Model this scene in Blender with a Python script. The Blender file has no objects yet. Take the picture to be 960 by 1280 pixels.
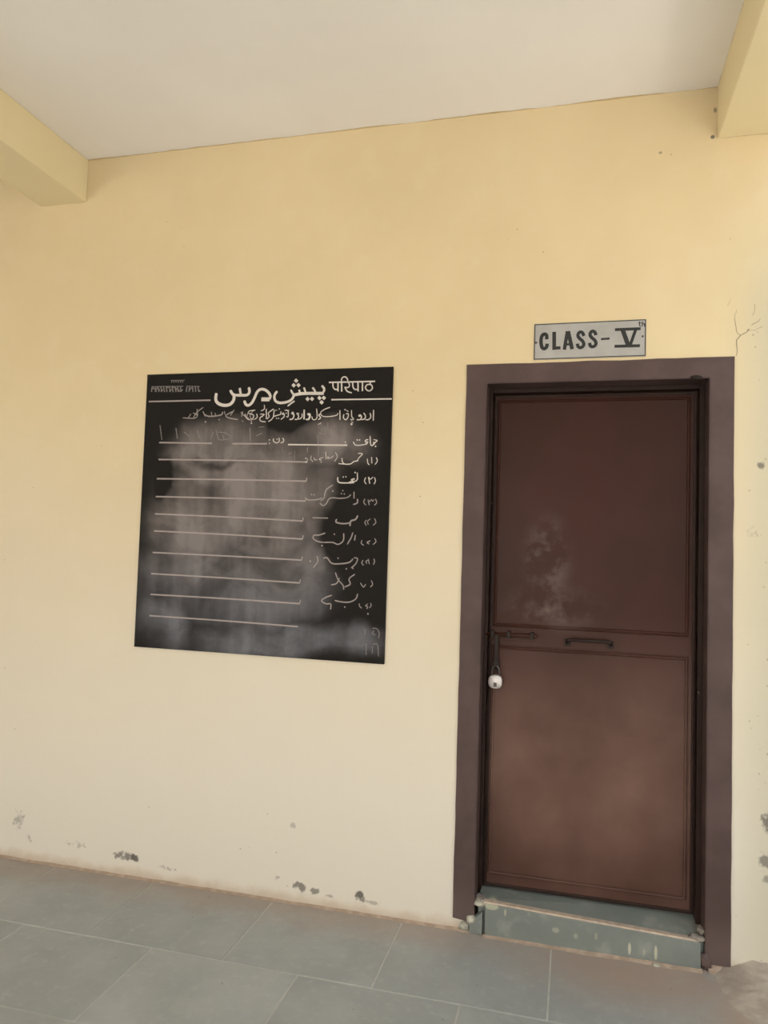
import bpy, bmesh, math, random
from mathutils import Vector, Matrix, noise
random.seed(7)
S = bpy.context.scene
C = S.collection

# ------------------------------------------------------------------ camera
CAM = Vector((0.0, -2.8232, 1.3985))
YAW, PITCH, ROLL = 0.2527, 0.0531, 0.0316
F = Vector((-math.sin(YAW)*math.cos(PITCH), math.cos(YAW)*math.cos(PITCH), math.sin(PITCH)))
R0 = Vector((math.cos(YAW), math.sin(YAW), 0)); U0 = R0.cross(F)
R = R0*math.cos(ROLL) + U0*math.sin(ROLL); U = U0*math.cos(ROLL) - R0*math.sin(ROLL)
cd = bpy.data.cameras.new('camera'); cam = bpy.data.objects.new('camera', cd); C.objects.link(cam)
M = Matrix((R, U, -F)).transposed().to_4x4(); M.translation = CAM
cam.matrix_world = M
cd.sensor_fit = 'VERTICAL'; cd.sensor_height = 36.0; cd.lens = 36.0*923.75/1280
cd.clip_start = 0.02; cd.clip_end = 500
cd.dof.use_dof = True; cd.dof.focus_distance = 2.93; cd.dof.aperture_fstop = 1.2
S.camera = cam

# ------------------------------------------------------------------ light
w = bpy.data.worlds.new('world'); S.world = w; w.use_nodes = True
bg = w.node_tree.nodes['Background']
bg.inputs['Color'].default_value = (0.77, 0.885, 1.0, 1)      # even, hazy bright sky
bg.inputs['Strength'].default_value = 1.05
sd = bpy.data.lights.new('sun', 'SUN'); so_ = bpy.data.objects.new('sun', sd); C.objects.link(so_)
sd.energy = 12.5; sd.angle = math.radians(1.2); sd.color = (1.0, 0.97, 0.93)
so_.rotation_euler = Vector((0.15, -1.1, -1.2)).to_track_quat('-Z', 'Y').to_euler()
so_.location = (0, 6, 9)
S.view_settings.view_transform = 'Standard'; S.view_settings.look = 'None'
S.view_settings.gamma = 1.0; S.view_settings.use_curve_mapping = False
S.view_settings.exposure = 0.90

# painted writing: each stroke is [width mm, x, z, x, z ...] in millimetres from the lower left corner
LETTERING = {
 'title': [[11.5,481,1105,485,1087,476,1073,448,1072,424,1073],[9.8,440,1103,446,1076],[11.6,397,1095,409,1078,424,1072],[13.3,416,1073,414,1051,398,1034,370,1031,344,1040,332,1057,334,1084],[11.5,463,1049,471,1033,484,1029,498,1039,509,1059,520,1084,535,1095,556,1092,574,1077,581,1062],[16.5,540,1053,577,1052],[9.6,577,1052,581,1066],[9.3,803,1104,814,1090,811,1076],[12.5,813,1072,796,1072,756,1073,727,1073,710,1072,685,1068],[8.2,763,1097,771,1088,777,1077],[7.7,726,1098,734,1078],[7.7,705,1089,711,1074],[8.3,669,1090,678,1075,688,1068],[10.5,683,1068,679,1055,663,1042,629,1036,607,1042,598,1057,600,1073,610,1085],[-19.1,691,1127,691,1127],[-19.2,681,1108,681,1108],[-19.1,702,1108,702,1108],[-18.9,744,1050,744,1050],[-18.9,763,1050,763,1050],[-18.8,795,1053,795,1053],[-18.7,814,1053,814,1053],[-18.8,805,1035,805,1035],[6.1,658,1022,671,1032,688,1043]],
 'devanagari_word': [[5.9,833,1116,1027,1115],[5.5,850,1116,852,1097,860,1087,871,1087],[5.9,872,1117,873,1078],[5.9,887,1116,889,1077],[5.0,886,1118,888,1132,898,1137,908,1133,914,1120],[4.9,915,1116,921,1102,915,1093,901,1095],[5.4,901,1096,912,1078,932,1071],[5.4,934,1114,936,1095,944,1085,956,1085],[5.8,956,1114,958,1076],[5.8,975,1115,976,1077],[4.9,1009,1114,1006,1103],[4.9,1002,1104,1013,1100,1017,1090,1013,1081,1003,1077,993,1082,988,1091,993,1101,1002,1104]],
 'rule': [[5.5,846,1045,1099,1043],[7.9,14,1054,308,1054],[5.7,666,863,920,859],[7.5,418,868,574,867],[7.9,74,875,323,870],[6.2,75,802,423,798,752,791],[6.2,71,719,420,717,751,713],[6.2,70,642,420,639,750,632],[6.2,70,568,415,561,742,551],[6.2,70,495,416,488,745,478],[6.2,68,403,415,399,744,393],[6.2,66,313,412,308,740,301],[6.2,67,225,414,223,743,218],[6.1,67,135,412,132,739,126]],
 'corner_text': [[3.5,119,1143,122,1134],[3.5,129,1143,133,1134],[3.4,139,1143,143,1134],[3.4,150,1143,153,1133],[3.4,160,1142,164,1133],[3.4,171,1142,174,1133],[2.3,115,1144,182,1143],[4.7,27,1118,25,1096],[4.1,27,1117,39,1106],[4.7,41,1117,48,1095],[4.1,42,1096,52,1115],[4.7,55,1117,62,1095],[4.1,56,1106,66,1105],[4.6,69,1117,76,1095],[4.1,70,1096,80,1105],[4.6,82,1116,89,1094],[4.6,96,1116,100,1094],[4.0,96,1115,107,1114],[4.6,110,1116,116,1094],[4.0,111,1095,121,1104],[4.6,123,1115,130,1093],[4.0,123,1115,134,1113],[4.6,137,1115,144,1093],[4.0,137,1114,148,1103],[4.6,150,1115,154,1093],[4.0,151,1104,162,1094],[4.6,164,1114,167,1093],[4.0,165,1093,175,1103],[4.6,194,1114,192,1092],[4.5,207,1113,205,1092],[4.0,208,1102,218,1111],[4.5,221,1113,224,1091],[4.5,234,1113,237,1091],[4.5,247,1112,251,1091],[4.0,248,1101,258,1092],[2.9,25,1119,176,1117],[2.8,192,1117,254,1114]],
 'school_name': [[4.0,1025,1000,1025,957],[4.0,1011,988,1014,971,1004,961,992,962],[4.2,984,989,992,976,988,964,975,962],[4.7,963,975,969,981,976,973,971,962,956,962],[3.6,933,1001,935,975,943,965,935,961,930,965],[-10.9,935,944,935,944],[2.9,934,953,942,950],[-7.1,906,1003,906,1003],[3.3,912,1000,920,995],[4.1,910,986,920,986,919,972,910,962,900,971,902,985],[4.1,884,1001,886,962],[3.6,876,990,871,981,838,976,812,978,802,990,806,998],[3.9,804,997,821,1007,842,1014],[4.9,802,987,795,983,803,972,793,964],[3.9,784,1010,788,977,781,965,769,966,765,978],[2.4,793,944,806,951],[4.9,749,986,755,989,758,981,753,966,740,966],[3.9,732,1006,733,966],[-6.0,969,975,969,975],[-6.2,752,984,752,984],[-6.2,749,985,749,985],[-6.8,680,989,680,989],[-6.3,638,989,638,989],[3.0,702,993,710,990],[3.0,665,1006,660,1001],[4.9,745,987,751,989,755,980,750,967,739,966],[4.2,730,1006,731,966],[4.2,722,991,722,975,707,966],[4.5,698,993,708,980,702,967,691,967],[5.5,676,990,682,996,687,982,681,969,668,967],[4.2,646,1005,660,1003,662,979,654,979],[-6.3,653,993,653,993],[4.5,635,987,640,994,645,980,630,967],[-6.3,622,1011,622,1011],[4.0,629,1001,628,989,611,984,596,980],[4.0,599,1009,597,980,588,967,575,959],[-6.3,611,972,611,972],[-6.3,620,972,620,972],[2.5,603,1004,612,1007],[4.0,597,1012,574,995,578,981,569,970],[4.3,564,1012,566,970],[3.5,554,1030,555,1012,540,1004],[3.8,537,991,556,989,538,976,541,962,564,958],[-5.2,547,980,547,980],[3.8,521,993,525,979,513,969],[3.6,515,1008,490,1005,484,996,507,988,506,975,489,968,474,979,469,993],[-6.5,500,953,500,953]],
 'worn_name': [[3.8,484,1001,477,982],[3.6,419,1011,403,987],[3.6,374,1006,379,991],[3.3,332,999,336,985],[3.3,314,1004,318,985],[3.9,247,1018,251,989],[3.4,219,997,208,981],[-7.6,352,970,352,970],[3.8,508,1009,493,987,498,968,500,950],[3.8,477,983,492,969,516,970],[3.8,458,1003,454,982],[-7.5,459,963,459,963],[4.9,438,970,400,976,382,987,412,1004],[5.5,366,1003,359,990,305,985,280,995],[3.9,275,1007,287,985],[-10.3,289,962,289,962],[3.9,276,1024,246,1003,232,980],[4.0,229,1001,249,990,236,978,180,981],[3.8,450,1000,470,982]],
 'heading_row': [[3.7,1007,881,997,880,995,872,1006,872,999,861],[3.7,1044,877,1037,870,1030,860],[3.5,1028,881,1044,877,1034,869,1027,872],[-7.9,1038,854,1038,854],[4.4,1032,869,1024,855],[4.2,1014,896,1017,863,1024,856],[4.2,1007,882,994,876,1000,867,990,861,956,859,945,873],[-7.5,961,880,961,880],[-7.5,971,880,971,880],[-7.0,912,871,912,871],[-7.0,913,861,913,861],[3.8,641,891,647,882,643,873,633,870],[3.8,625,892,627,877,614,870,601,879,602,889],[-6.3,617,885,617,885],[-6.4,583,883,583,883],[-6.4,584,869,584,869]],
 'faint_word': [[3.6,339,930,348,901,361,884,408,890],[3.5,352,918,389,912,411,895],[3.1,371,907,378,884],[3.1,327,918,316,890],[3.7,151,937,160,891],[3.7,74,950,87,886],[3.1,252,925,266,891],[3.2,190,920,216,902]],
 'thin_chalk': [[1.8,819,935,822,907,811,905],[1.8,829,932,829,895],[1.8,835,952,836,922],[1.8,792,905,797,861,800,813],[1.8,810,927,808,908,799,912],[1.8,750,851,752,830],[1.8,804,953,806,939],[2.2,494,934,499,878],[2.2,522,900,549,911],[2.2,533,936,559,938],[1.3,640,852,641,835],[1.3,696,838,698,800],[1.3,667,822,685,830],[1.2,752,851,752,835]],
 'first_row': [[3.7,1042,810,1047,796,1038,781],[3.7,1023,811,1025,786],[3.7,1006,805,1008,788,1015,780],[3.7,966,826,985,824,969,806,964,793],[4.2,969,797,950,793,937,784,913,783,902,793,900,808],[4.0,913,783,886,785],[2.3,871,830,880,813,869,793],[2.3,864,817,848,806,840,813,841,803],[2.6,830,832,833,803],[2.3,821,810,803,803,814,798],[-5.3,812,791,812,791],[2.1,770,817,767,803,778,793],[2.1,781,810,785,800,795,801],[-7.1,746,806,746,806],[-8.3,748,791,748,791]],
 'second_row': [[3.7,967,723,962,715,953,715],[4.0,966,749,968,721],[-8.0,957,749,957,749],[6.0,957,724,943,720,953,709,934,712],[5.0,952,708,895,708,885,720,886,730],[-6.9,908,731,908,731],[-6.9,919,732,919,732],[3.7,1037,731,1042,716,1036,703],[4.2,1013,732,1019,705],[3.5,1013,730,1022,723,1031,732],[3.7,1002,730,997,715,1005,703]],
 'third_row': [[5.5,970,644,970,628,953,621],[4.2,955,672,956,645],[4.7,942,661,928,649,896,645,865,647,850,641,841,624,827,615,813,625],[-7.5,908,676,908,676],[-7.5,903,664,903,664],[-7.5,915,663,915,663],[-8.2,866,674,866,674],[5.1,866,699,841,682,833,665,830,645,815,634],[5.1,823,646,801,639,762,637,749,648],[-7.7,776,659,776,659],[-7.7,787,658,787,658],[3.9,1044,645,1050,631,1041,619],[3.9,1014,642,1020,620],[3.2,1014,641,1022,634,1027,642,1034,635,1038,643],[4.0,1001,645,997,631,1006,619]],
 'fourth_row': [[6.6,974,578,965,562,946,555,943,535],[6.0,947,549,916,544,885,549,887,562],[4.5,850,565,784,565],[3.8,1043,568,1049,552,1038,540],[3.8,1027,566,1015,555,1019,543],[3.8,1011,561,1004,551,1011,538]],
 'fifth_row': [[4.9,956,510,949,488,934,462],[4.4,967,500,964,478],[5.0,918,506,917,476,896,461,873,468,834,467],[-7.6,879,501,879,501],[5.0,841,505,814,496,793,495,791,481,811,470,834,467],[-9.0,829,454,829,454],[3.8,1046,489,1052,476,1040,464],[4.3,1029,479,1016,472,1025,466],[3.8,995,480,992,468,1003,460]],
 'sixth_row': [[4.4,963,410,979,407,972,386,954,369],[5.5,960,406,945,391,907,384,872,385,852,406,836,403],[-7.6,898,406,898,406],[-7.6,934,365,934,365],[-7.5,961,368,961,368],[5.0,809,412,813,390,795,364],[-11.6,781,390,781,390],[3.8,1046,409,1049,397,1044,385],[3.8,1023,407,1028,387],[3.8,1024,403,1014,397,1018,388],[3.8,1002,402,997,390,1005,381]],
 'seventh_row': [[5.0,889,349,901,321,922,300,926,282],[4.9,906,328,896,306,873,299],[4.9,970,345,947,326,952,305,929,293],[3.8,1038,324,1044,308,1035,297],[3.8,994,312,1007,296,1016,308]],
 'eighth_row': [[4.9,984,269,977,248,950,234,915,234,890,238],[-7.4,933,214,933,214],[5.0,878,258,854,249,835,235,853,223,874,223,874,201],[3.7,1038,235,1041,225,1034,215],[3.7,1027,231,1018,223,1027,220,1023,211],[3.7,992,231,994,220,1003,213],[-7.9,1029,192,1029,192]],
 'ninth_row': [[3.5,1049,137,1067,136,1077,119,1075,99],[3.1,1019,134,1019,110],[3.1,1055,130,1050,115,1062,113],[3.1,1026,76,1027,32],[3.1,1051,74,1072,75,1077,29],[2.6,1051,68,1052,39]],
 'rule_tick': [[4.0,752,791,754,806],[4.0,751,713,754,727],[4.0,750,632,753,647],[4.0,742,551,744,566],[4.0,745,478,747,493],[4.0,744,393,747,408],[4.0,740,301,742,315],[3.9,743,218,746,232]],
}
SIGN_STROKES = [[13.3,47.7,77.0,46.2,92.5,36.8,97.3,28.4,88.1,26.3,67.7,30.4,47.0,39.2,41.6,47.1,47.7,49.3,60.3],[13.9,74.3,104.7,75.6,35.7],[12.1,70.5,42.3,98.7,42.5],[12.7,123.1,105.0,112.8,34.9],[13.9,125.6,104.9,141.3,35.7],[8.5,117.3,54.4,136.8,54.9],[12.1,182.8,84.1,178.4,95.6,170.5,99.8,163.3,95.0,161.7,84.3,169.1,73.9,178.3,65.3,183.3,53.7,179.2,43.8,170.3,40.3,162.9,45.0,159.7,55.9],[12.1,226.5,85.3,222.1,96.9,214.3,101.0,207.2,96.3,205.5,85.6,212.9,75.2,222.0,66.6,227.0,55.1,222.9,45.2,214.0,41.8,206.8,46.5,203.6,57.3],[7.9,244.6,69.5,275.4,70.7],[10.9,293.8,103.1,383.9,102.8],[10.9,293.0,40.6,382.4,39.6],[15.7,320.9,101.3,341.6,41.2],[10.9,366.5,99.2,347.5,40.9],[3.6,380.1,129.7,380.3,114.1,384.4,111.5],[3.0,375.5,124.3,386.0,124.4],[3.6,389.4,129.2,389.6,110.6],[3.6,389.5,119.9,394.7,121.5,397.0,118.3,397.1,110.3]]

# ------------------------------------------------------------------ helpers
def finish(name, bm, mat, parent=None, smooth=False, kind=None):
    bmesh.ops.recalc_face_normals(bm, faces=bm.faces)
    me = bpy.data.meshes.new(name); bm.to_mesh(me); bm.free()
    if smooth:
        for p in me.polygons: p.use_smooth = True
    for m in (mat if isinstance(mat, (list, tuple)) else [mat]): me.materials.append(m)
    o = bpy.data.objects.new(name, me); C.objects.link(o)
    if parent: o.parent = parent
    if kind: o['kind'] = kind
    return o
def empty(name, loc=(0, 0, 0), parent=None):
    o = bpy.data.objects.new(name, None); C.objects.link(o); o.location = loc
    o.empty_display_size = 0.1
    if parent: o.parent = parent
    return o
def tag(o, label, cat, group=None):
    o['label'] = label; o['category'] = cat
    if group: o['group'] = group
    return o
def add_box(bm, x0, x1, y0, y1, z0, z1, bev=0.0):
    b = bmesh.new()
    vs = [b.verts.new(p) for p in [(x0,y0,z0),(x1,y0,z0),(x1,y1,z0),(x0,y1,z0),(x0,y0,z1),(x1,y0,z1),(x1,y1,z1),(x0,y1,z1)]]
    for f in [(0,3,2,1),(4,5,6,7),(0,1,5,4),(1,2,6,5),(2,3,7,6),(3,0,4,7)]: b.faces.new([vs[i] for i in f])
    if bev > 0: bmesh.ops.bevel(b, geom=b.edges[:], offset=bev, segments=2, profile=0.5, affect='EDGES')
    me = bpy.data.meshes.new('t'); b.to_mesh(me); b.free(); bm.from_mesh(me); bpy.data.meshes.remove(me)
def box(name, d, mat, parent=None, bev=0.0, kind=None):
    bm = bmesh.new(); add_box(bm, *d, bev=bev); return finish(name, bm, mat, parent, kind=kind)
def prism8(name, pts, mat, parent=None, bev=0.0):
    bm = bmesh.new(); vs = [bm.verts.new(p) for p in pts]
    for f in [(0,3,2,1),(4,5,6,7),(0,1,5,4),(1,2,6,5),(2,3,7,6),(3,0,4,7)]: bm.faces.new([vs[i] for i in f])
    if bev: bmesh.ops.bevel(bm, geom=bm.edges[:], offset=bev, segments=2, profile=0.5, affect='EDGES')
    return finish(name, bm, mat, parent)
def add_tube(bm, pts, r, n=12, cap=True):
    pts = [Vector(p) for p in pts]; rings = []
    for i, p in enumerate(pts):
        t = ((pts[min(i+1, len(pts)-1)]-p).normalized() + (p-pts[max(i-1, 0)]).normalized()).normalized()
        a = t.orthogonal().normalized() if i == 0 else (pa - t*pa.dot(t)).normalized()
        pa = a; b = t.cross(a)
        rr = r[i] if isinstance(r, (list, tuple)) else r
        rings.append([bm.verts.new(p + a*rr*math.cos(2*math.pi*k/n) + b*rr*math.sin(2*math.pi*k/n)) for k in range(n)])
    for A, B in zip(rings, rings[1:]):
        for k in range(n): bm.faces.new((A[k], A[(k+1) % n], B[(k+1) % n], B[k]))
    if cap: bm.faces.new(rings[0][::-1]); bm.faces.new(rings[-1])
def tube(name, pts, r, mat, parent=None, n=12):
    bm = bmesh.new(); add_tube(bm, pts, r, n); return finish(name, bm, mat, parent, smooth=True)
def ring_frame(name, x0, x1, z0, z1, yf, w, h, mat, parent):
    """raised rectangular bead on a face at y=yf, rounded section of width w and height h"""
    prof = [(0, 0), (w*0.18, h*0.8), (w*0.5, h), (w*0.82, h*0.8), (w, 0)]
    bm = bmesh.new(); rows = []
    for a, b in prof:
        rows.append([bm.verts.new(p) for p in [(x0+a, yf-b, z0+a), (x1-a, yf-b, z0+a), (x1-a, yf-b, z1-a), (x0+a, yf-b, z1-a)]])
    for A, B in zip(rows, rows[1:]):
        for k in range(4): bm.faces.new((A[k], A[(k+1) % 4], B[(k+1) % 4], B[k]))
    return finish(name, bm, mat, parent)
def catmull(p, sub=4):
    if len(p) < 3: return p
    q = []
    for i in range(len(p)-1):
        a = p[max(i-1, 0)]; b = p[i]; c = p[i+1]; d = p[min(i+2, len(p)-1)]
        for k in range(sub):
            t = k/sub
            q.append(tuple(0.5*(2*b[j] + (c[j]-a[j])*t + (2*a[j]-5*b[j]+4*c[j]-d[j])*t*t + (3*b[j]-a[j]-3*c[j]+d[j])*t**3) for j in (0, 1)))
    q.append(p[-1]); return q
def add_stroke(bm, pts, w, y, smooth=True, taper=True):
    """a flat brush stroke in the xz plane at depth y; a negative width makes a diamond dot"""
    if w < 0:
        (x, z), r = pts[0], -w/2
        bm.faces.new([bm.verts.new(p) for p in [(x-r, y, z), (x+r*.1, y, z-r), (x+r, y, z), (x-r*.1, y, z+r)]]); return
    p = catmull(pts) if smooth else pts
    p = [Vector((a, 0, b)) for a, b in p]; n = len(p); L = []; Rr = []
    for i in range(n):
        t = (p[min(i+1, n-1)]-p[max(i-1, 0)])
        if t.length < 1e-7: t = Vector((1, 0, 0))
        t.normalize(); s = Vector((-t.z, 0, t.x))
        e = 1.0
        if taper and n > 3 and i in (0, n-1): e = 0.62
        L.append(p[i]+s*w*0.5*e); Rr.append(p[i]-s*w*0.5*e)
    V1 = [bm.verts.new((v.x, y, v.z)) for v in L]; V2 = [bm.verts.new((v.x, y, v.z)) for v in Rr]
    for i in range(n-1): bm.faces.new((V1[i], V2[i], V2[i+1], V1[i+1]))

# ------------------------------------------------------------------ material building
class NM:
    def __init__(s, name, rough=0.6, spec=0.4, metal=0.0):
        s.m = bpy.data.materials.new(name); s.m.use_nodes = True; s.t = s.m.node_tree; s.n = s.t.nodes
        s.b = s.n['Principled BSDF']; s.b.inputs['Roughness'].default_value = rough
        s.b.inputs['Specular IOR Level'].default_value = spec; s.b.inputs['Metallic'].default_value = metal
        g = s.n.new('ShaderNodeNewGeometry'); s.pos = g.outputs['Position']
    def l(s, a, b): s.t.links.new(a, b)
    def put(s, sock, v):
        if hasattr(v, 'links'): s.l(v, sock)
        else:
            if isinstance(v, tuple) and len(v) == 3 and sock.type == 'RGBA': v = (*v, 1)
            sock.default_value = v
    def math(s, op, a, b=0.0, clamp=False):
        n = s.n.new('ShaderNodeMath'); n.operation = op; n.use_clamp = clamp; s.put(n.inputs[0], a); s.put(n.inputs[1], b); return n.outputs[0]
    def mapping(s, scale=(1, 1, 1), loc=(0, 0, 0), src=None):
        n = s.n.new('ShaderNodeMapping'); s.l(src or s.pos, n.inputs['Vector']); n.inputs['Scale'].default_value = scale; n.inputs['Location'].default_value = loc
        return n.outputs[0]
    def noise(s, scale, detail=4, rough=0.55, vec=None, dist=0.0):
        n = s.n.new('ShaderNodeTexNoise'); s.l(vec or s.pos, n.inputs['Vector']); n.inputs['Scale'].default_value = scale
        n.inputs['Detail'].default_value = detail; n.inputs['Roughness'].default_value = rough; n.inputs['Distortion'].default_value = dist
        return n.outputs['Fac']
    def vor(s, scale, vec=None, feat='F1', rand=1.0):
        n = s.n.new('ShaderNodeTexVoronoi'); n.feature = feat; s.l(vec or s.pos, n.inputs['Vector']); n.inputs['Scale'].default_value = scale
        n.inputs['Randomness'].default_value = rand; return n
    def step(s, v, lo, hi, a=0.0, b=1.0):
        n = s.n.new('ShaderNodeMapRange'); n.interpolation_type = 'SMOOTHSTEP'; s.put(n.inputs['Value'], v)
        n.inputs['From Min'].default_value = lo; n.inputs['From Max'].default_value = hi; n.inputs['To Min'].default_value = a; n.inputs['To Max'].default_value = b
        return n.outputs['Result']
    def mix(s, f, a, b, mode='MIX'):
        n = s.n.new('ShaderNodeMix'); n.data_type = 'RGBA'; n.blend_type = mode
        s.put(n.inputs['Factor'], f); s.put(n.inputs['A'], a) if False else None
        ins = [i for i in n.inputs if i.type == 'RGBA']; s.put(ins[0], a); s.put(ins[1], b)
        return [o for o in n.outputs if o.type == 'RGBA'][0]
    def blob(s, x, y, z, rx, ry, rz, soft=1.0, inner=0.0):
        """1 inside an ellipsoid patch, fading to 0 at its rim"""
        v = s.mapping((1/rx, 1/ry, 1/rz), (-x/rx, -y/ry, -z/rz))
        n = s.n.new('ShaderNodeVectorMath'); n.operation = 'LENGTH'; s.l(v, n.inputs[0])
        return s.step(n.outputs['Value'], inner, 1.0, 1.0, 0.0)
    def color(s, c): s.put(s.b.inputs['Base Color'], c)
    def rough(s, r): s.put(s.b.inputs['Roughness'], r)
    def bump(s, h, strength=0.2, dist=0.01):
        n = s.n.new('ShaderNodeBump'); n.inputs['Strength'].default_value = strength; n.inputs['Distance'].default_value = dist
        s.put(n.inputs['Height'], h); s.l(n.outputs[0], s.b.inputs['Normal'])

# --- yellow painted plaster
def wall_mat():
    m = NM('yellow_painted_plaster', 0.75, 0.25)
    c = m.mix(m.step(m.noise(1.3, 5), 0.35, 0.7), (0.625, 0.505, 0.305), (0.665, 0.54, 0.33))
    c = m.mix(m.math('MULTIPLY', m.step(m.noise(9, 5), 0.45, 0.75), 0.25), c, (0.69, 0.59, 0.40))
    sx = m.n.new('ShaderNodeSeparateXYZ'); m.l(m.pos, sx.inputs[0]); X, Y, Z = sx.outputs
    # paler, less yellow lower down; greyer on the rain washed stretch beyond the roof
    low = m.step(m.math('ADD', Z, m.math('MULTIPLY', m.noise(0.9, 3), 0.9)), 0.5, 2.85, 1.0, 0.0)
    c = m.mix(m.math('MULTIPLY', low, 0.95), c, (0.665, 0.62, 0.54))
    wash = m.step(m.math('ADD', X, m.math('MULTIPLY', m.noise(3, 4), 0.06)), 0.50, 0.72)
    wash = m.math('MULTIPLY', wash, m.step(Z, 2.2, 2.7, 1.0, 0.0))
    c = m.mix(m.math('MULTIPLY', wash, 0.7), c, (0.475, 0.445, 0.335))
    # specks
    v = m.vor(16); sp = m.math('LESS_THAN', v.outputs['Distance'], 0.05)
    pick = m.math('GREATER_THAN', m.noise(2.2, 3), 0.57)
    c = m.mix(m.math('MULTIPLY', m.math('MULTIPLY', sp, pick), 0.55), c, (0.22, 0.16, 0.09))
    v = m.vor(34); sp = m.math('LESS_THAN', v.outputs['Distance'], m.math('MULTIPLY', wash, 0.16))
    sp = m.math('MULTIPLY', sp, m.step(m.noise(8, 3), 0.47, 0.56))
    c = m.mix(m.math('MULTIPLY', sp, 0.6), c, (0.28, 0.24, 0.17))
    # scuffs and mould where the photo shows them
    n1 = m.noise(45, 4, 0.65); n2 = m.noise(18, 4, 0.6)
    for (x, z, rx, rz, a, th) in [(-2.34, .17, .05, .075, .5, .50), (-2.28, .10, .03, .03, .45, .50), (-1.81, .083, .09, .028, .8, .46), (-1.76, .083, .035, .022, .9, .44),
                                  (-1.02, .068, .05, .028, .8, .46), (-.965, .06, .035, .022, .75, .45), (-.775, .064, .03, .032, .95, .44), (-.72, .05, .06, .012, .45, .45), (-1.12, .09, .03, .02, .5, .5), (-1.06, .30, .018, .018, .4, .45), (-.90, .05, .03, .012, .5, .45),
                                  (-2.05, .10, .12, .03, .45, .54), (-1.60, .06, .08, .02, .6, .52), (.655, .51, .035, .06, .85, .45), (.65, .39, .035, .05, .75, .47), (.66, .33, .03, .03, .6, .47), (.63, 1.74, .02, .02, .8, .45), (.60, 1.5, .05, .06, .45, .55), (.464, 2.945, .009, .009, .9, .2), (.472, 3.045, .007, .012, .7, .2), (.285, 2.905, .008, .006, .6, .2)]:
        b = m.blob(x, 0.0, z, rx*1.15, 0.05, rz*1.15)
        k = m.math('MULTIPLY', m.step(m.math('ADD', m.math('MULTIPLY', b, 0.22), m.math('ADD', m.math('MULTIPLY', n1, .6), m.math('MULTIPLY', n2, .4))), th+0.12, th+0.24), m.step(b, 0, .45))
        c = m.mix(m.math('MULTIPLY', k, a), c, (0.13, 0.115, 0.10))
    # reddish dirt splashed along the foot
    ft = m.step(m.math('ADD', Z, m.math('MULTIPLY', m.noise(14, 5), 0.06)), 0.03, 0.085, 1.0, 0.0)
    c = m.mix(m.math('MULTIPLY', ft, 0.6), c, (0.42, 0.30, 0.20))
    m.color(c)
    m.bump(m.math('ADD', m.math('MULTIPLY', m.noise(6, 5), 0.8), m.math('MULTIPLY', m.noise(90, 3), 0.12)), 0.25, 0.01)
    return m.m
WALL = wall_mat()
def ceil_mat():
    m = NM('whitewashed_ceiling', 0.85, 0.2)
    c = m.mix(m.step(m.noise(1.6, 4), 0.35, 0.7), (0.88, 0.85, 0.82), (0.91, 0.885, 0.86))
    m.color(c); m.bump(m.noise(7, 5), 0.15, 0.01); return m.m
CEIL = ceil_mat()
def brown_band():
    m = NM('purple_brown_wall_paint', 0.6, 0.3)
    c = m.mix(m.step(m.noise(5, 5), 0.35, 0.7), (0.063, 0.038, 0.034), (0.086, 0.054, 0.050))
    sp = m.math('LESS_THAN', m.vor(30).outputs['Distance'], 0.045)
    c = m.mix(m.math('MULTIPLY', m.math('MULTIPLY', sp, m.math('GREATER_THAN', m.noise(3), .56)), .5), c, (0.4, 0.34, 0.27))
    sx = m.n.new('ShaderNodeSeparateXYZ'); m.l(m.pos, sx.inputs[0])
    d = m.step(m.math('ADD', sx.outputs[2], m.math('MULTIPLY', m.noise(10), .2)), .12, .3, 1, 0)
    c = m.mix(m.math('MULTIPLY', d, .35), c, (0.16, 0.12, 0.11))
    m.color(c); m.bump(m.noise(30, 4), 0.2, 0.005); return m.m
BAND = brown_band()
def door_paint():
    m = NM('maroon_brown_gloss_paint', 0.34, 0.11)
    c = m.mix(m.step(m.noise(2.2, 4), 0.35, 0.7), (0.037, 0.0135, 0.0085), (0.048, 0.0165, 0.0115))
    sx = m.n.new('ShaderNodeSeparateXYZ'); m.l(m.pos, sx.inputs[0]); Z = sx.outputs[2]
    n = m.noise(7, 5, 0.6)
    # wiped dust smear above the rail; sunlit ground's reflection painted over the lower half
    sm = m.math('MULTIPLY', m.blob(-.10, .1, 1.40, .12, 1, .20), m.step(n, .40, .62))
    sm2 = m.math('MULTIPLY', m.blob(-.08, .1, 1.20, .24, 1, .12), m.step(n, .42, .62))
    c = m.mix(m.math('MULTIPLY', sm, .55), c, (0.23, 0.19, 0.18))
    c = m.mix(m.math('MULTIPLY', sm2, .35), c, (0.23, 0.18, 0.16))
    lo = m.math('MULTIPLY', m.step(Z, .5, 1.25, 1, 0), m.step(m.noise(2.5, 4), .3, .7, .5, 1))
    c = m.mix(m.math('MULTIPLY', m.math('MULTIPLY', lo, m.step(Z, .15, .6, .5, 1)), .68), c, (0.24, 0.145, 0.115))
    sp = m.math('LESS_THAN', m.vor(22).outputs['Distance'], 0.045)
    c = m.mix(m.math('MULTIPLY', m.math('MULTIPLY', sp, m.math('GREATER_THAN', m.noise(4), .60)), .35), c, (0.32, 0.22, 0.18))
    m.color(c); m.rough(m.step(m.noise(2, 2), .3, .7, .32, .40)); m.bump(m.noise(3.5, 2), 0.12, 0.02); return m.m
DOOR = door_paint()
def simple(name, c1, c2, rough=.6, spec=.4, metal=0., sc=8, bs=.15, bd=.004):
    m = NM(name, rough, spec, metal); m.color(m.mix(m.step(m.noise(sc, 4), .35, .7), c1, c2)); m.bump(m.noise(sc*6, 3), bs, bd); return m.m
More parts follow.
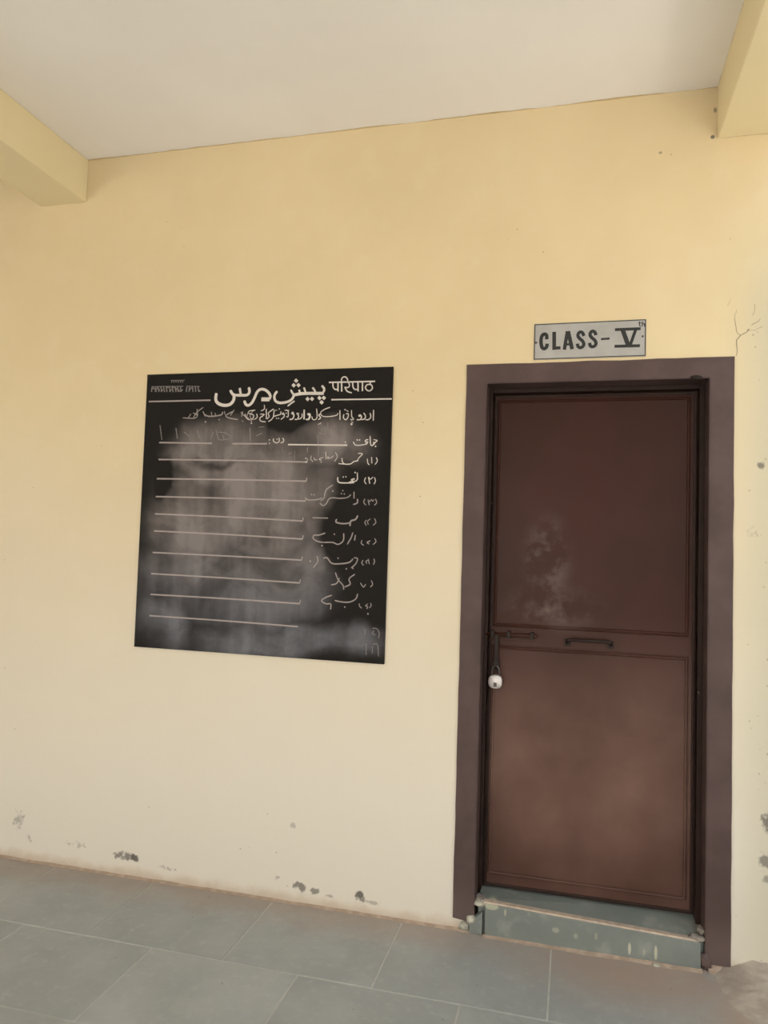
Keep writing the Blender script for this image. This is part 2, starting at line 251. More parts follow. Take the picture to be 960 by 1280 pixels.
DARKIRON = simple('dark_painted_iron', (0.014, 0.008, 0.006), (0.022, 0.012, 0.009), .5, .2)
STEEL = simple('worn_silver_steel', (0.50, 0.46, 0.45), (0.60, 0.56, 0.55), .4, .5, .4, 60, .05)
SHACK = simple('dull_steel', (0.06, 0.05, 0.045), (0.09, 0.08, 0.07), .45, .5, .5, 60, .05)
def board_mat():
    m = NM('chalky_black_board_paint', 0.7, 0.15)
    raw = m.pos; dn_ = m.n.new('ShaderNodeTexNoise'); m.l(m.pos, dn_.inputs['Vector']); dn_.inputs['Scale'].default_value = 3.5; dn_.inputs['Detail'].default_value = 4
    va = m.n.new('ShaderNodeVectorMath'); va.operation = 'MULTIPLY_ADD'; m.l(dn_.outputs['Color'], va.inputs[0]); va.inputs[1].default_value = (.22, 0, .22); m.l(m.pos, va.inputs[2])
    vb_ = m.n.new('ShaderNodeVectorMath'); vb_.operation = 'SUBTRACT'; m.l(va.outputs[0], vb_.inputs[0]); vb_.inputs[1].default_value = (.11, 0, .11); m.pos = vb_.outputs[0]
    base = (0.0095, 0.0078, 0.0065)
    n = m.noise(3.2, 6, 0.6, m.mapping((1, 1, 1.6)), .6); nf = m.noise(40, 4, .65, m.mapping((1, 1, .35), src=raw)); nv = m.noise(9, 3, .5, m.mapping((1, 1, .12), src=raw))
    k = None
    # chalk dust wiped across the middle, the left and the foot of the board
    for (x, z, rx, rz, a) in [(-1.45, 1.80, .36, .22, .8), (-1.22, 1.60, .45, .40, .95), (-1.55, 1.45, .30, .42, .8), (-1.58, 1.78, .22, .12, .6), (-1.66, 1.25, .24, .25, .5), (-1.30, 1.22, .50, .26, .8), (-1.0, 1.81, .22, .16, .75), (-.86, 1.79, .13, .13, .4), (-1.15, 1.03, .62, .13, .75), (-1.65, 1.08, .25, .22, .55), (-.80, 1.03, .20, .12, .6), (-1.05, 1.30, .22, .30, .6)]:
        b = m.math('MULTIPLY', m.blob(x, -.01, z, rx, 5, rz), a)
        k = b if k is None else m.math('MAXIMUM', k, b)
    for (x, z, rx, rz, a) in [(-1.15, 1.93, .14, .075, .8), (-.88, 1.48, .16, .26, .45), (-1.46, 1.755, .18, .03, .5), (-1.7, 1.68, .06, .10, .6)]:
        b = m.math('MULTIPLY', m.blob(x, -.01, z, rx, 5, rz), a)
        k = m.math('SUBTRACT', k, b, True)
    k = m.math('MULTIPLY', m.step(k, 0, .62), m.math('ADD', m.step(n, .30, .66, .30, .80), m.step(nv, .38, .68, 0, .38)))
    k = m.math('ADD', k, m.math('MULTIPLY', m.math('MULTIPLY', m.math('SUBTRACT', nf, .5), k), .5))
    sx = m.n.new('ShaderNodeSeparateXYZ'); m.l(m.pos, sx.inputs[0])
    cool = m.step(sx.outputs[2], 1.0, 1.6, 1, 0)
    dust = m.mix(cool, (0.205, 0.178, 0.170), (0.148, 0.148, 0.165))
    k = m.math('MULTIPLY', k, m.step(sx.outputs[2], 1.90, 1.98, 1, .0))
    c = m.mix(m.math('ADD', k, .0, True), base, dust)
    m.color(c); m.bump(nf, .05, .002); return m.m
BOARD = board_mat()
def paint_mat(name, col, worn=.0):
    m = NM(name, .7, .2)
    c = m.mix(m.math('MULTIPLY', m.step(m.noise(35, 4), .45, .75), worn), col, (0.12, 0.105, 0.10)); m.color(c); return m.m
WHITE = paint_mat('cream_lettering_paint', (0.58, 0.53, 0.48), .12)
WORN = paint_mat('worn_lettering_paint', (0.30, 0.26, 0.245), .35)
RULE = paint_mat('worn_line_paint', (0.33, 0.285, 0.27), .25)
CHALK = paint_mat('thin_chalk', (0.28, 0.25, 0.235), .4)
FAINT = paint_mat('rubbed_out_paint', (0.20, 0.18, 0.175), .4)
BLACK = simple('black_lettering', (0.010, 0.010, 0.010), (0.014, 0.013, 0.012), .45)
SIGN = simple('brushed_silver_plate', (0.33, 0.32, 0.30), (0.37, 0.36, 0.34), .42, .5, .25, 14, .03)
def stone(name, a, b, objrand=True):
    m = NM(name, .55, .4)
    oi = m.n.new('ShaderNodeObjectInfo')
    c = m.mix(m.step(m.noise(4, 6, .6), .3, .72), a, b)
    c = m.mix(m.math('MULTIPLY', oi.outputs['Random'], .45), c, tuple(v*.82 for v in a))
    c = m.mix(m.math('MULTIPLY', m.step(m.noise(26, 5, .7), .5, .75), .35), c, tuple(v*1.25 for v in b))
    sx = m.n.new('ShaderNodeSeparateXYZ'); m.l(m.pos, sx.inputs[0]); X, Y, Z = sx.outputs
    nn = m.noise(5, 6, .62)
    wallside = m.step(m.math('ADD', Y, m.math('MULTIPLY', nn, .30)), -.10, .12)           # dirt caught along the wall
    doorside = m.math('MULTIPLY', m.blob(.25, -.02, 0, .70, .42, 1, inner=.2), m.step(nn, .25, .48))
    rightside = m.math('MULTIPLY', m.blob(.75, -.30, 0, .50, .55, 1, inner=.35), m.step(nn, .28, .52))
    d = m.math('MAXIMUM', m.math('MULTIPLY', wallside, .55), m.math('MAXIMUM', m.math('MULTIPLY', doorside, .85), m.math('MULTIPLY', rightside, .9)))
    d = m.math('MULTIPLY', d, m.step(Z, .03, .06, 1, 0))
    c = m.mix(d, c, (0.355, 0.265, 0.21))
    sp = m.math('LESS_THAN', m.vor(13).outputs['Distance'], 0.035)
    c = m.mix(m.math('MULTIPLY', m.math('MULTIPLY', sp, m.math('GREATER_THAN', m.noise(2), .5)), .8), c, (0.05, 0.045, 0.04))
    pale = m.math('MULTIPLY', m.step(m.noise(9, 6, .75, m.mapping((1, 2.2, 1))), .60, .70), .25)
    c = m.mix(pale, c, (0.42, 0.41, 0.37))
    m.color(c); m.rough(m.step(nn, .3, .7, .42, .62)); m.bump(m.math('ADD', m.noise(18, 5), m.math('MULTIPLY', m.noise(90, 3), .2)), .18, .004); return m.m
STONE = stone('grey_green_flagstone', (0.31, 0.33, 0.32), (0.385, 0.40, 0.39))
MORTAR = simple('pale_cement_mortar', (0.44, 0.44, 0.40), (0.54, 0.53, 0.49), .8, .2, 0, 20)
DIRT = simple('reddish_cement_fillet', (0.33, 0.25, 0.19), (0.44, 0.34, 0.26), .85, .15, 0, 25, .5, .01)
def sill_mat():
    m = NM('sill_stone', .5, .4)
    c = m.mix(m.step(m.noise(6, 5), .3, .7), (0.155, 0.172, 0.158), (0.19, 0.208, 0.19))
    # drips of cream paint
    n = m.noise(22, 3, .5, m.mapping((1, 1, .12)))
    sx = m.n.new('ShaderNodeSeparateXYZ'); m.l(m.pos, sx.inputs[0]); X, Y, Z = sx.outputs
    for (x, z, rx, rz, a) in [(.213, .035, .008, .032, .8), (.300, .035, .008, .038, .75), (.262, .03, .007, .02, .35), (-.04, .06, .02, .015, .35), (.03, .05, .012, .015, .3), (-.27, .11, .04, .02, .6), (.10, .06, .01, .02, .25), (-.22, .095, .006, .02, .5)]:
        k = m.step(m.blob(x, -.015, z, rx, .2, rz), .15, .5)
        c = m.mix(m.math('MULTIPLY', k, a), c, (0.50, 0.48, 0.35))
    b = m.math('MULTIPLY', m.step(m.noise(12, 5), .55, .68), .3)
    c = m.mix(b, c, (0.33, 0.33, 0.29))
    m.color(c); m.bump(m.noise(30, 4), .15, .004); return m.m
SILL = sill_mat()
GROUND = simple('dry_earth', (0.56, 0.52, 0.465), (0.64, 0.60, 0.54), .95, .1, 0, 1.5, .5, .03)
DARKIN = simple('unlit_plaster', (0.3, 0.26, 0.2), (0.34, 0.3, 0.24), .9)

# ------------------------------------------------------------------ the setting
H = 3.131; BZ = 2.936
OX0, OX1, OZ = -0.3356, 0.4611, 2.056            # opening in the wall
def struct(o): o['kind'] = 'structure'; return o
# back wall with the door opening
bm = bmesh.new()
WX0, WX1, WT = -6.0, 3.2, 3.75
for (a, b, z0, z1) in [(WX0, OX0, -.4, OZ), (OX1, WX1, -.4, OZ), (WX0, WX1, OZ, WT), (OX0, OX1, -.4, -.001)]:
    add_box(bm, a, b, 0.0, 0.23, z0, z1)
bmesh.ops.remove_doubles(bm, verts=bm.verts, dist=1e-5)
wall_back = struct(finish('wall_back', bm, WALL))
# hairline cracks and flaked loops in the plaster beside the door
bm = bmesh.new(); Y = -0.0006
def crack(pts, w=0.0028):
    q = []
    for (x0, z0), (x1, z1) in zip(pts, pts[1:]):
        n = max(2, int(math.hypot(x1-x0, z1-z0)/.008))
        q += [(x0+(x1-x0)*i/n + random.uniform(-.003, .003), z0+(z1-z0)*i/n + random.uniform(-.003, .003)) for i in range(n)]
    q.append(pts[-1])
    # broken into short lengths
    i = 0
    while i < len(q)-1:
        k = random.randint(3, 8); s = q[i:i+k+1]
        if len(s) > 1 and random.random() < .85: add_stroke(bm, s, w*random.uniform(.5, 1.1), Y, False, False)
        i += k + (1 if random.random() < .3 else 0)
crack([(.548, 2.135), (.552, 2.165), (.550, 2.19), (.562, 2.205), (.585, 2.225), (.604, 2.245), (.625, 2.262)])
crack([(.562, 2.205), (.545, 2.228), (.541, 2.275), (.548, 2.30)], .002)
crack([(.585, 2.225), (.61, 2.222), (.633, 2.235)], .0025)
crack([(.568, 2.335), (.585, 2.345), (.606, 2.33), (.608, 2.30), (.600, 2.275)], .002)
crack([(.520, 2.315), (.530, 2.34)], .002)
finish('crack', bm, simple('crack_brown', (0.20, 0.17, 0.12), (0.30, 0.25, 0.18), .9), wall_back)
# ceiling slab and beams
BEAMP = simple('pale_yellow_beam_paint', (0.80, 0.69, 0.44), (0.84, 0.73, 0.48), .75, .2, 0, 1.5, .15, .006)
ceiling = struct(box('ceiling', (-6.0, 0.72, -3.75, 0.0, H, H+.12), CEIL))
bm = bmesh.new()        # the uneven brushed edge where the yellow paint laps onto the ceiling
xs = [-6+.03*i for i in range(int(6.48/.03)+1)]
a = [bm.verts.new((x, 0, H-.0006)) for x in xs]
b = [bm.verts.new((x, -(.006+.010*noise.noise(Vector((x*4, 0, 0)))+.006*noise.noise(Vector((x*17, 3, 0)))), H-.0006)) for x in xs]
for i in range(len(xs)-1): bm.faces.new((a[i], b[i], b[i+1], a[i+1]))
finish('paint_edge', bm, WALL, ceiling)
for x0, x1 in [(0.48, 0.72), (-2.408, -2.167), (-5.05, -4.81)]:
    o = box('ceiling_beam', (x0, x1, -3.75, 0.0, BZ, H-.0005 if x1 < .7 else H+.12), BEAMP, bev=.004); struct(o)
# a dark crack between slab and beam on the right
bm = bmesh.new(); y = -.02
while y > -1.6:
    l = random.uniform(.02, .09)
    wv = random.uniform(.0006, .002)
    vs = [bm.verts.new(p) for p in [(.4796, y, H-.001), (.4796, y-l, H-.001), (.4796, y-l, H-.001-wv), (.4796, y, H-.001-wv*.6)]]
    bm.faces.new(vs); y -= l + random.uniform(.01, .12)
finish('crack', bm, simple('dark_gap', (0.10, 0.07, 0.03), (0.16, 0.11, 0.05), .9), ceiling)
# outer columns and edge beam of the verandah
struct(box('edge_beam', (-6.0, 0.72, -3.99, -3.75, 2.62, H+.12), WALL, bev=.004))
for x in (-4.93, -2.288, 0.60):
    struct(box('column', (x-.12, x+.12, -3.99, -3.75, -.4, 2.62), WALL, bev=.005))
struct(box('wall_left', (-6.2, -6.0, -3.99, 0.23, -.4, WT), WALL))
struct(box('bounce_wall_front', (-25, 1.0, -14.3, -14, -.5, 7.5), simple('bounce_wall_grey', (0.46, 0.435, 0.40), (0.52, 0.49, 0.45), .9)))  # added out of view to bounce warm light and block the low sky
struct(box('sky_block_wall_right', (4.6, 4.9, -14, 6, -.5, 5.2), simple('sky_block_grey_cream', (0.50, 0.46, 0.40), (0.56, 0.52, 0.45), .9)))  # unseen wall, added to cut sky light coming from the right
ground = struct(box('ground', (-30, 30, -40, -4.05, -.5, -.35), GROUND))
struct(box('ground', (3.2, 30, -4.05, 20, -.5, -.35), GROUND)).name = 'ground_side'

# floor: mortar bed, stones laid one by one
floor = struct(box('floor', (-6.0, 3.2, -4.05, 0.0, -.4, -.0012), MORTAR))
rows = [(0.0, -.452), (-.457, -.872), (-.877, -1.30), (-1.305, -1.74), (-1.745, -2.18), (-2.185, -2.63), (-2.635, -3.08), (-3.085, -3.54), (-3.545, -4.03)]
jA = [.93, -.054, -.605, -1.13, -1.66, -2.13]; jB = [-.319, -.855, -1.392, -1.915]
def joints(base, step=.535):
    base = sorted(base); L = base[:]
    while L[0] > -6.0+step: L.insert(0, L[0]-step)
    while L[-1] < 3.2-step: L.append(L[-1]+step)
    return [-6.0] + L + [3.2]
for r, (y1, y0) in enumerate(rows):
    js = joints(jA if r == 0 else jB if r == 1 else [random.uniform(-.5, 0)])
    for xa, xb in zip(js, js[1:]):
        if xb-xa < .05: continue
        g = .0022; z1 = random.uniform(-.0006, .0008)
        cx, cy = (xa+xb)/2, (y0+y1)/2
        bm = bmesh.new(); add_box(bm, xa+g-cx, xb-g-cx, y0-cy, y1-cy, -.025, 0, bev=.0016)
        o = finish('floor_tile', bm, STONE, floor); o.location = (cx, cy, z1)
# rough reddish fillet along the foot of the wall
bm = bmesh.new()
def fillet(x0, x1, w0, h0, yb=0.0):
    n = int((x1-x0)/.02); prev = None
    for i in range(n+1):
        x = x0+(x1-x0)*i/n
        w = w0*(1+.5*noise.noise(Vector((x*7, 1, 0)))+.3*noise.noise(Vector((x*31, 5, 0)))); h = h0*(1+.5*noise.noise(Vector((x*9, 9, 0))))
        row = [bm.verts.new(p) for p in [(x, yb, h), (x, yb-w*.45, h*.45), (x, yb-w, -.001)]]
        if prev:
            for k in range(2): bm.faces.new((prev[k], prev[k+1], row[k+1], row[k]))
        prev = row
fillet(-6.0, -.345, .014, .008); fillet(.47, 3.2, .03, .02); fillet(-.30, .45, .018, .006, -.016)
finish('mortar_fillet', bm, DIRT, floor, smooth=True)
# spill of broken cement and soil against the wall right of the door
bm = bmesh.new(); NX, NY = 90, 36; grid = []
for i in range(NX+1):
    col = []
    for j in range(NY+1):
        u = i/NX; v = j/NY; x = .478+1.3*u; y = -.36*v
        e = min(1, u/.10)*max(0, 1-v*1.0)**1.6*min(1, (1-u)/.2)
        h = (.050*e)*(1+.3*noise.noise(Vector((x*9, y*9, 2)))) + .006*noise.noise(Vector((x*45, y*45, 7)))*min(1, e*2.5) - .004*(1-min(1, e*6))
        col.append(bm.verts.new((x, y, h-.001)))
    grid.append(col)
for i in range(NX):
    for j in range(NY): bm.faces.new((grid[i][j], grid[i+1][j], grid[i+1][j+1], grid[i][j+1]))
SPILL = simple('crumbled_cement_soil', (0.32, 0.27, 0.225), (0.43, 0.37, 0.31), .9, .15, 0, 14, .4, .006)
o = finish('crumbled_cement', bm, SPILL, smooth=True, kind='stuff')
tag(o, 'crumbled grey brown cement and soil along the wall foot right of the door', 'rubble')

# ------------------------------------------------------------------ door
door = struct(empty('door_1', (0.063, 0, 0)))
def dn(o): o.location = o.location - Vector((0.063, 0, 0)); return o     # children keep world placement
def dbox(name, d, mat, bev=0.0): return dn(box(name, d, mat, door, bev))
# painted surround, a raised plaster band
B0, B1, BT = -.4142, .5415, 2.130
bm = bmesh.new(); t = -.006
outer = [(B0, .044), (B0, BT), (B1, BT), (B1, .02)]; inner = [(OX0, .035), (OX0, OZ), (OX1, OZ), (OX1, .02)]
def edge(pts):
    q = []
    for (xa, za), (xb, zb) in zip(pts, pts[1:]):
        n = 40
        q += [(xa+(xb-xa)*i/n, za+(zb-za)*i/n) for i in range(n)]
    q.append(pts[-1]); return q
def wob(p, s, a): return (p[0]+a*noise.noise(Vector((p[0]*9, p[1]*9, s))), p[1]+a*noise.noise(Vector((p[0]*9, p[1]*9, s+5))))
O = [wob(p, 1, .0022) for p in edge(outer)]; I = edge(inner)
vo = [bm.verts.new((x, t, z)) for x, z in O]; vi = [bm.verts.new((x, t, z)) for x, z in I]
vb = [bm.verts.new((x, .001, z)) for x, z in O]
for k in range(len(O)-1):
    bm.faces.new((vo[k], vi[k], vi[k+1], vo[k+1])); bm.faces.new((vb[k], vo[k], vo[k+1], vb[k+1]))
dn(finish('door_surround', bm, BAND, door))
# reveals, painted, running in to the steel frame
bm = bmesh.new()
add_box(bm, OX0-.001, OX0+.002, t, .23, .02, OZ); add_box(bm, OX1-.002, OX1+.001, t, .23, .02, OZ); add_box(bm, OX0, OX1, t, .23, OZ-.002, OZ+.001)
dn(finish('reveal', bm, BAND, door))
# steel frame
JAMB = simple('shadow_brown_paint', (0.020, 0.0105, 0.008), (0.028, 0.014, 0.011), .5, .15)  # door brown darkened, putting the shade of the recess into the paint
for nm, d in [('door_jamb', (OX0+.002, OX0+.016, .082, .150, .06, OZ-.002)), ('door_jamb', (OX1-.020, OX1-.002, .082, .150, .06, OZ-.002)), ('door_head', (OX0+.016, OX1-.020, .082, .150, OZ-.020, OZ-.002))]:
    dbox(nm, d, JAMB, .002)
# leaf
LX0, LX1, LZ0, LZ1, LY = -.317, .438, .131, 2.033, .104
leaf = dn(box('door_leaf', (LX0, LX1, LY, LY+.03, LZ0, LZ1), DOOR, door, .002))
def lf(o): return o
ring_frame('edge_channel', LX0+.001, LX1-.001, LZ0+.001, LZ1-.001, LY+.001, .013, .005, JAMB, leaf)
ring_frame('bead', -.300, .413, 1.122, 2.012, LY+.0005, .012, .009, DOOR, leaf)
ring_frame('bead', -.300, .413, .178, 1.046, LY+.0005, .012, .009, DOOR, leaf)
box('lock_rail', (-.306, .420, LY-.0045, LY+.001, 1.050, 1.120), DOOR, leaf, .0015)
# pull handle
bm = bmesh.new(); hx0, hx1, hz = -.018, .140, 1.086
add_tube(bm, [(hx0, LY-.002, hz-.012), (hx0, LY-.024, hz-.008), (hx0+.004, LY-.032, hz-.002), (hx0+.014, LY-.034, hz+.002), (hx1-.014, LY-.034, hz+.002), (hx1-.004, LY-.032, hz-.002), (hx1, LY-.024, hz-.008), (hx1, LY-.002, hz-.012)], .0065)
for x in (hx0, hx1): add_box(bm, x-.011, x+.011, LY-.008, LY-.003, hz-.026, hz+.002, .001)
finish('pull_handle', bm, DARKIRON, leaf, smooth=False)
# sliding bolt with its keepers and hasp
tube('bolt_rod', [(-.327, LY-.020, 1.092), (-.135, LY-.020, 1.092), (-.128, LY-.020, 1.090)], .0065, DOOR, leaf)
for x in (-.300, -.238, -.150):
    bm = bmesh.new(); add_box(bm, x-.007, x+.007, LY-.029, LY-.003, 1.079, 1.106, .002); finish('bolt_keeper', bm, DARKIRON, leaf)
box('bolt_plate', (-.312, -.140, LY-.008, LY-.003, 1.068, 1.080), DOOR, leaf, .001)
bm = bmesh.new(); add_box(bm, -.292, -.276, LY-.026, LY-.018, .985, 1.095, .002); add_box(bm, -.298, -.270, LY-.024, LY-.018, .950, .992, .003)
finish('hasp', bm, DARKIRON, leaf)
bm = bmesh.new(); add_tube(bm, [(-.284, LY, .972), (-.284, LY-.030, .972), (-.284, LY-.038, .966), (-.284, LY-.034, .958), (-.284, LY, .956)], .0035, 8)
finish('staple', bm, DARKIRON, leaf, smooth=True)
# round screw heads / weld spots on the leaf and frame
for x, z, r in [(.447, .925, .006), (-.318, 1.60, .004)]:
    bm = bmesh.new(); bmesh.ops.create_uvsphere(bm, u_segments=12, v_segments=8, radius=r); bmesh.ops.translate(bm, verts=bm.verts, vec=(x, .081 if x > .3 else LY, z))
    dn(finish('screw_head', bm, SHACK, door, smooth=True))
# dark lump of old putty at the head of the opening
bm = bmesh.new(); bmesh.ops.create_icosphere(bm, subdivisions=3, radius=.02)
for v in bm.verts: v.co = Vector((v.co.x*1.1, v.co.y*.35, v.co.z*.45)) * (1+.3*noise.noise(v.co*60)) + Vector((.417, -.006, 2.057))
dn(finish('putty_lump', bm, DARKIRON, door, smooth=True))

# padlock: its own thing, hanging from the staple
pad = empty('padlock', (-.284, LY-.030, .885)); tag(pad, 'small silver padlock hanging from the dark hasp at the left of the door', 'padlock')
bm = bmesh.new(); n = 28; prof = [(.86, -.011), (.97, -.0085), (1.0, -.005), (1.0, .005), (.97, .0085), (.86, .011)]; rings = []
def outline(k):
    a = 2*math.pi*k/n; x = math.cos(a); z = math.sin(a)
    e = 2.6; d = (abs(x)**e+abs(z)**e)**(-1/e); return x*d*.0265, z*d*.0265
for s, y in prof: rings.append([bm.verts.new((outline(k)[0]*s, y, .0265+outline(k)[1]*s)) for k in range(n)])
for A, B in zip(rings, rings[1:]):
    for k in range(n): bm.faces.new((A[k], A[(k+1) % n], B[(k+1) % n], B[k]))
bm.faces.new(rings[0]); bm.faces.new(rings[-1][::-1])
body = finish('lock_body', bm, STEEL, pad, smooth=True)
tube('shackle', [(-.014, 0, .040), (-.014, 0, .066), (-.012, 0, .078), (-.006, 0, .0855), (0, 0, .088), (.006, 0, .0855), (.012, 0, .078), (.014, 0, .066), (.014, 0, .040)], .0036, SHACK, pad, 10)
box('keyhole_cover', (-.006, .006, -.0125, -.0105, .008, .024), SHACK, pad, .0008)

# doorstep of two stones
step = empty('doorstep', (.07, -.015, 0)); tag(step, 'low grey green stone doorstep under the brown steel door', 'doorstep')
def sp(o): o.location = o.location - Vector((.07, -.015, 0)); return o
hl, hr = .116, .090
sp(prism8('riser', [(-.293, -.017, 0), (.446, -.012, 0), (.446, .012, 0), (-.293, .012, 0), (-.293, -.017, hl), (.446, -.012, hr), (.446, .012, hr), (-.293, .012, hl)], SILL, step, .0022))
sp(prism8('tread', [(-.322, .0125, 0), (OX1-.002, .0125, 0), (OX1-.002, .16, 0), (-.322, .16, 0), (-.322, .0125, hl+.004), (OX1-.002, .0125, hr+.004), (OX1-.002, .16, .126), (-.322, .16, .128)], SILL, step, .0022))
sp(prism8('mortar_line', [(-.30, -.013, hl-.002), (.44, -.009, hr-.002), (.44, .0135, hr-.002), (-.30, .0135, hl-.002), (-.30, -.010, hl+.0055), (.44, -.006, hr+.0055), (.44, .0145, hr+.0062), (-.30, .0145, hl+.0062)], simple('pale_pink_mortar', (0.40, 0.32, 0.25), (0.52, 0.42, 0.33), .85, .2, 0, 30, .4), step, .001))
sp(prism8('end_stone', [(-.352, -.012, 0), (-.303, -.014, 0), (-.303, .012, 0), (-.352, .012, 0), (-.352, -.012, .040), (-.303, -.014, .082), (-.303, .012, .085), (-.352, .012, .045)], SILL, step, .003))
# lumps of whitish cement packed round the ends of the step
def lump(pos, sc, seed, mat, parent):
    bm = bmesh.new(); bmesh.ops.create_icosphere(bm, subdivisions=3, radius=1)
    for v in bm.verts:
        k = 1+.35*noise.noise(v.co*1.7+Vector((seed, 0, 0)))+.12*noise.noise(v.co*5+Vector((seed, 9, 0)))
        k2 = k+.25*noise.noise(v.co*9+Vector((seed, 4, 0))); v.co = Vector((v.co.x*sc[0]*k2+pos[0], v.co.y*sc[1]*k+pos[1], v.co.z*sc[2]*.8*k2+pos[2]))
    return sp(finish('cement_lump', bm, mat, parent, smooth=True))
PALE = simple('whitish_cement', (0.30, 0.29, 0.24), (0.55, 0.53, 0.43), .85, .2, 0, 40, .5, .006)
GREYC = simple('grey_cement', (0.19, 0.165, 0.14), (0.30, 0.265, 0.23), .9, .2, 0, 35, .5, .006)
lump((-.305, -.002, .108), (.034, .012, .014), 1, PALE, step); lump((-.318, .02, .118), (.02, .03, .012), 2, GREYC, step)
lump((-.345, -.008, .050), (.020, .012, .018), 3, PALE, step); lump((-.372, -.004, .018), (.018, .010, .020), 4, PALE, step)
lump((.438, .01, .098), (.028, .02, .013), 5, GREYC, step); lump((.452, .03, .118), (.014, .03, .015), 6, GREYC, step)
lump((.462, -.006, .03), (.016, .010, .035), 7, BAND, step); lump((.30, -.03, .002), (.012, .008, .006), 8, PALE, step)
# unlit room behind, closing off the opening
struct(box('wall_inner', (-1.2, 1.4, .6, .7, -.4, 3.0), DARKIN))

# ------------------------------------------------------------------ painted notice board
BX0, BX1, BZ0, BZ1, BY = -1.8073, -.7073, .9594, 2.1321, -.010
nb = empty('blackboard', (BX0, 0, BZ0)); tag(nb, 'square blackboard with white painted headings and ruled lines on the yellow wall', 'blackboard')
pan = box('board_panel', (0, BX1-BX0, BY, -.0005, 0, BZ1-BZ0), BOARD, nb, .0012)
mats = {'title': WHITE, 'devanagari_word': WHITE, 'school_name': WHITE, 'heading_row': WHITE, 'first_row': WHITE, 'second_row': WHITE, 'third_row': WORN, 'fourth_row': WORN, 'fifth_row': WORN,
        'sixth_row': WORN, 'seventh_row': WORN, 'eighth_row': WORN, 'ninth_row': FAINT, 'thin_chalk': CHALK, 'faint_word': FAINT, 'worn_name': WORN, 'corner_text': FAINT, 'rule': RULE, 'rule_tick': RULE}
names = {'title': 'title_lettering', 'thin_chalk': 'chalk_scribble', 'rule': 'ruled_line', 'rule_tick': 'colon_mark'}
labels = {'title': 'large white Urdu title', 'devanagari_word': 'white Devanagari word', 'school_name': 'Urdu school name in smaller white letters', 'corner_text': 'small blurred lettering in the corner', 'thin_chalk': 'thin handwritten chalk marks', 'ninth_row': 'rubbed out numerals'}
lv = 0
def words(strokes, gap):
    iv = sorted(([min(s[1::2])-abs(s[0])/2, max(s[1::2])+abs(s[0])/2, [s]] for s in strokes), key=lambda t: t[0]); out = []
    for a in iv:
        if out and a[0]-out[-1][1] < gap: out[-1][1] = max(out[-1][1], a[1]); out[-1][2] += a[2]
        else: out.append(a)
    return [o[2] for o in out]
ITEMS = []
for g, strokes in LETTERING.items():
    if g.endswith('_row') and g != 'ninth_row':
        num = [s for s in strokes if min(s[1::2]) > 985]; word = [s for s in strokes if min(s[1::2]) <= 985]
        if g == 'heading_row': num, word = [], strokes
        if num: ITEMS.append((g, num, 'numeral'))
        for cl in words(word, 3): ITEMS.append((g, cl, None))
    elif g in ('school_name', 'worn_name', 'faint_word', 'title', 'ninth_row', 'corner_text'):
        for cl in words(strokes, 3 if g == 'school_name' else 6): ITEMS.append((g, cl, None))
    elif g == 'thin_chalk': ITEMS += [(g, [s], None) for s in strokes]
    elif g == 'rule_tick': ITEMS += [(g, [s], None) for s in strokes]
    else: ITEMS.append((g, strokes, None))
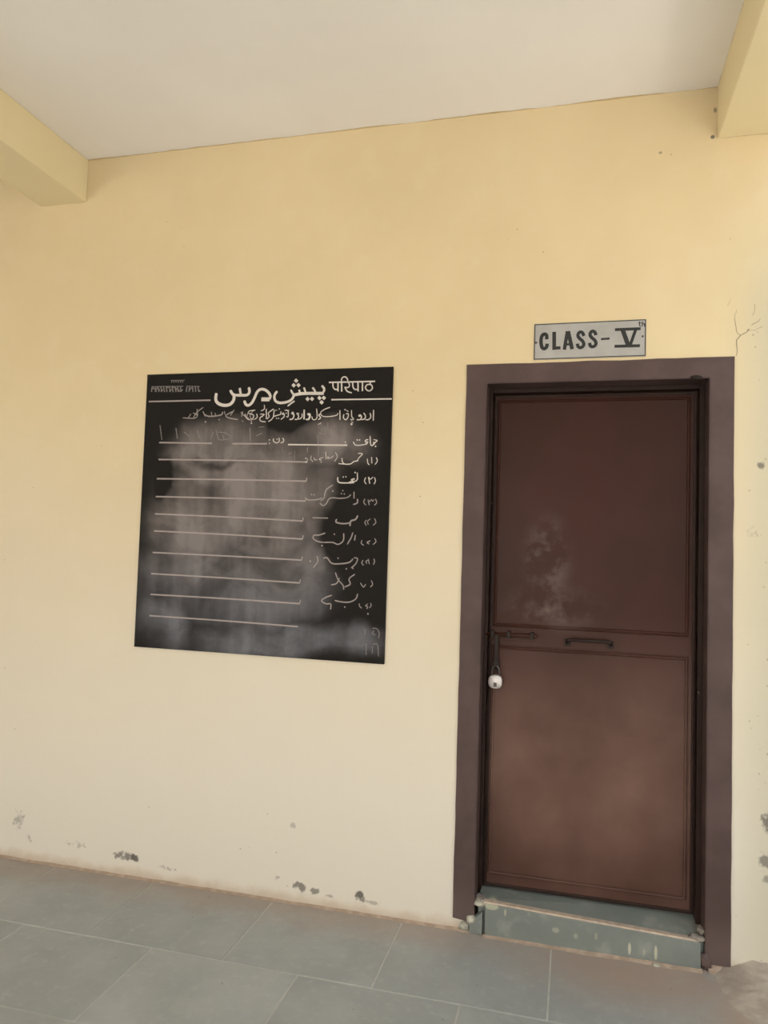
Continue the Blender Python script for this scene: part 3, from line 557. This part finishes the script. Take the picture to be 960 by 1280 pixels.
for g, strokes, kindname in ITEMS:
    if g == 'rule':
        for s in strokes:
            bm = bmesh.new(); p = [(s[i]/1000, s[i+1]/1000) for i in range(1, len(s), 2)]
            p = [(min(max(a, .002), BX1-BX0-.002), b) for a, b in p]
            add_stroke(bm, p, min(s[0]/1000, .0062), BY-.0005, True, False); finish('ruled_line', bm, WHITE if p[0][0] > .6 and len(s) < 7 else RULE, nb)
        continue
    bm = bmesh.new()
    for s in strokes:
        lv = (lv+1) % 6
        add_stroke(bm, [(s[i]/1000, s[i+1]/1000) for i in range(1, len(s), 2)], s[0]/1000, BY-.0006-lv*.00002)
    o = finish(kindname or names.get(g, 'lettering'), bm, mats[g], nb)
    if g in labels: o['label'] = labels[g]
# nails through the board corners
for x, z in [(BX1-BX0-.008, BZ1-BZ0-.022), (BX1-BX0-.008, .03), (.01, BZ1-BZ0-.012), (.01, .02)]:
    bm = bmesh.new(); bmesh.ops.create_uvsphere(bm, u_segments=10, v_segments=6, radius=.0035); bmesh.ops.translate(bm, verts=bm.verts, vec=(x, BY, z)); finish('nail_head', bm, DARKIRON, nb, smooth=True)

# ------------------------------------------------------------------ class sign over the door
SX0, SX1, SZ0, SZ1 = -.1607, .2426, 2.1414, 2.2794
sg = empty('class_sign', (SX0, 0, SZ0)); tag(sg, 'silver plate reading CLASS V above the brown door', 'sign')
W_, H_ = SX1-SX0, SZ1-SZ0
box('sign_plate', (0, W_, -.005, -.0003, 0, H_), SIGN, sg, .0008)
bm = bmesh.new(); bw = .0032; m_ = .0012; y = -.0054
for (a, b, c_, d) in [(m_, W_-m_, m_, m_+bw), (m_, W_-m_, H_-m_-bw, H_-m_), (m_, m_+bw, m_+bw, H_-m_-bw), (W_-m_-bw, W_-m_, m_+bw, H_-m_-bw)]:
    bm.faces.new([bm.verts.new(p) for p in [(a, y, c_), (b, y, c_), (b, y, d), (a, y, d)]])
finish('border_line', bm, BLACK, sg)
bm = bmesh.new(); lv = 0
for s in SIGN_STROKES:
    lv = (lv+1) % 5
    add_stroke(bm, [(s[i]/1000, s[i+1]/1000) for i in range(1, len(s), 2)], s[0]/1000, -.0055-lv*.00002, True, False)
finish('lettering', bm, BLACK, sg)
for x, z in [(.0085, .066), (W_-.012, .074)]:
    bm = bmesh.new(); bmesh.ops.create_uvsphere(bm, u_segments=12, v_segments=8, radius=.0042)
    for v in bm.verts: v.co = Vector((v.co.x+x, v.co.y*.5-.0055, v.co.z+z))
    finish('screw_head', bm, SHACK, sg, smooth=True)
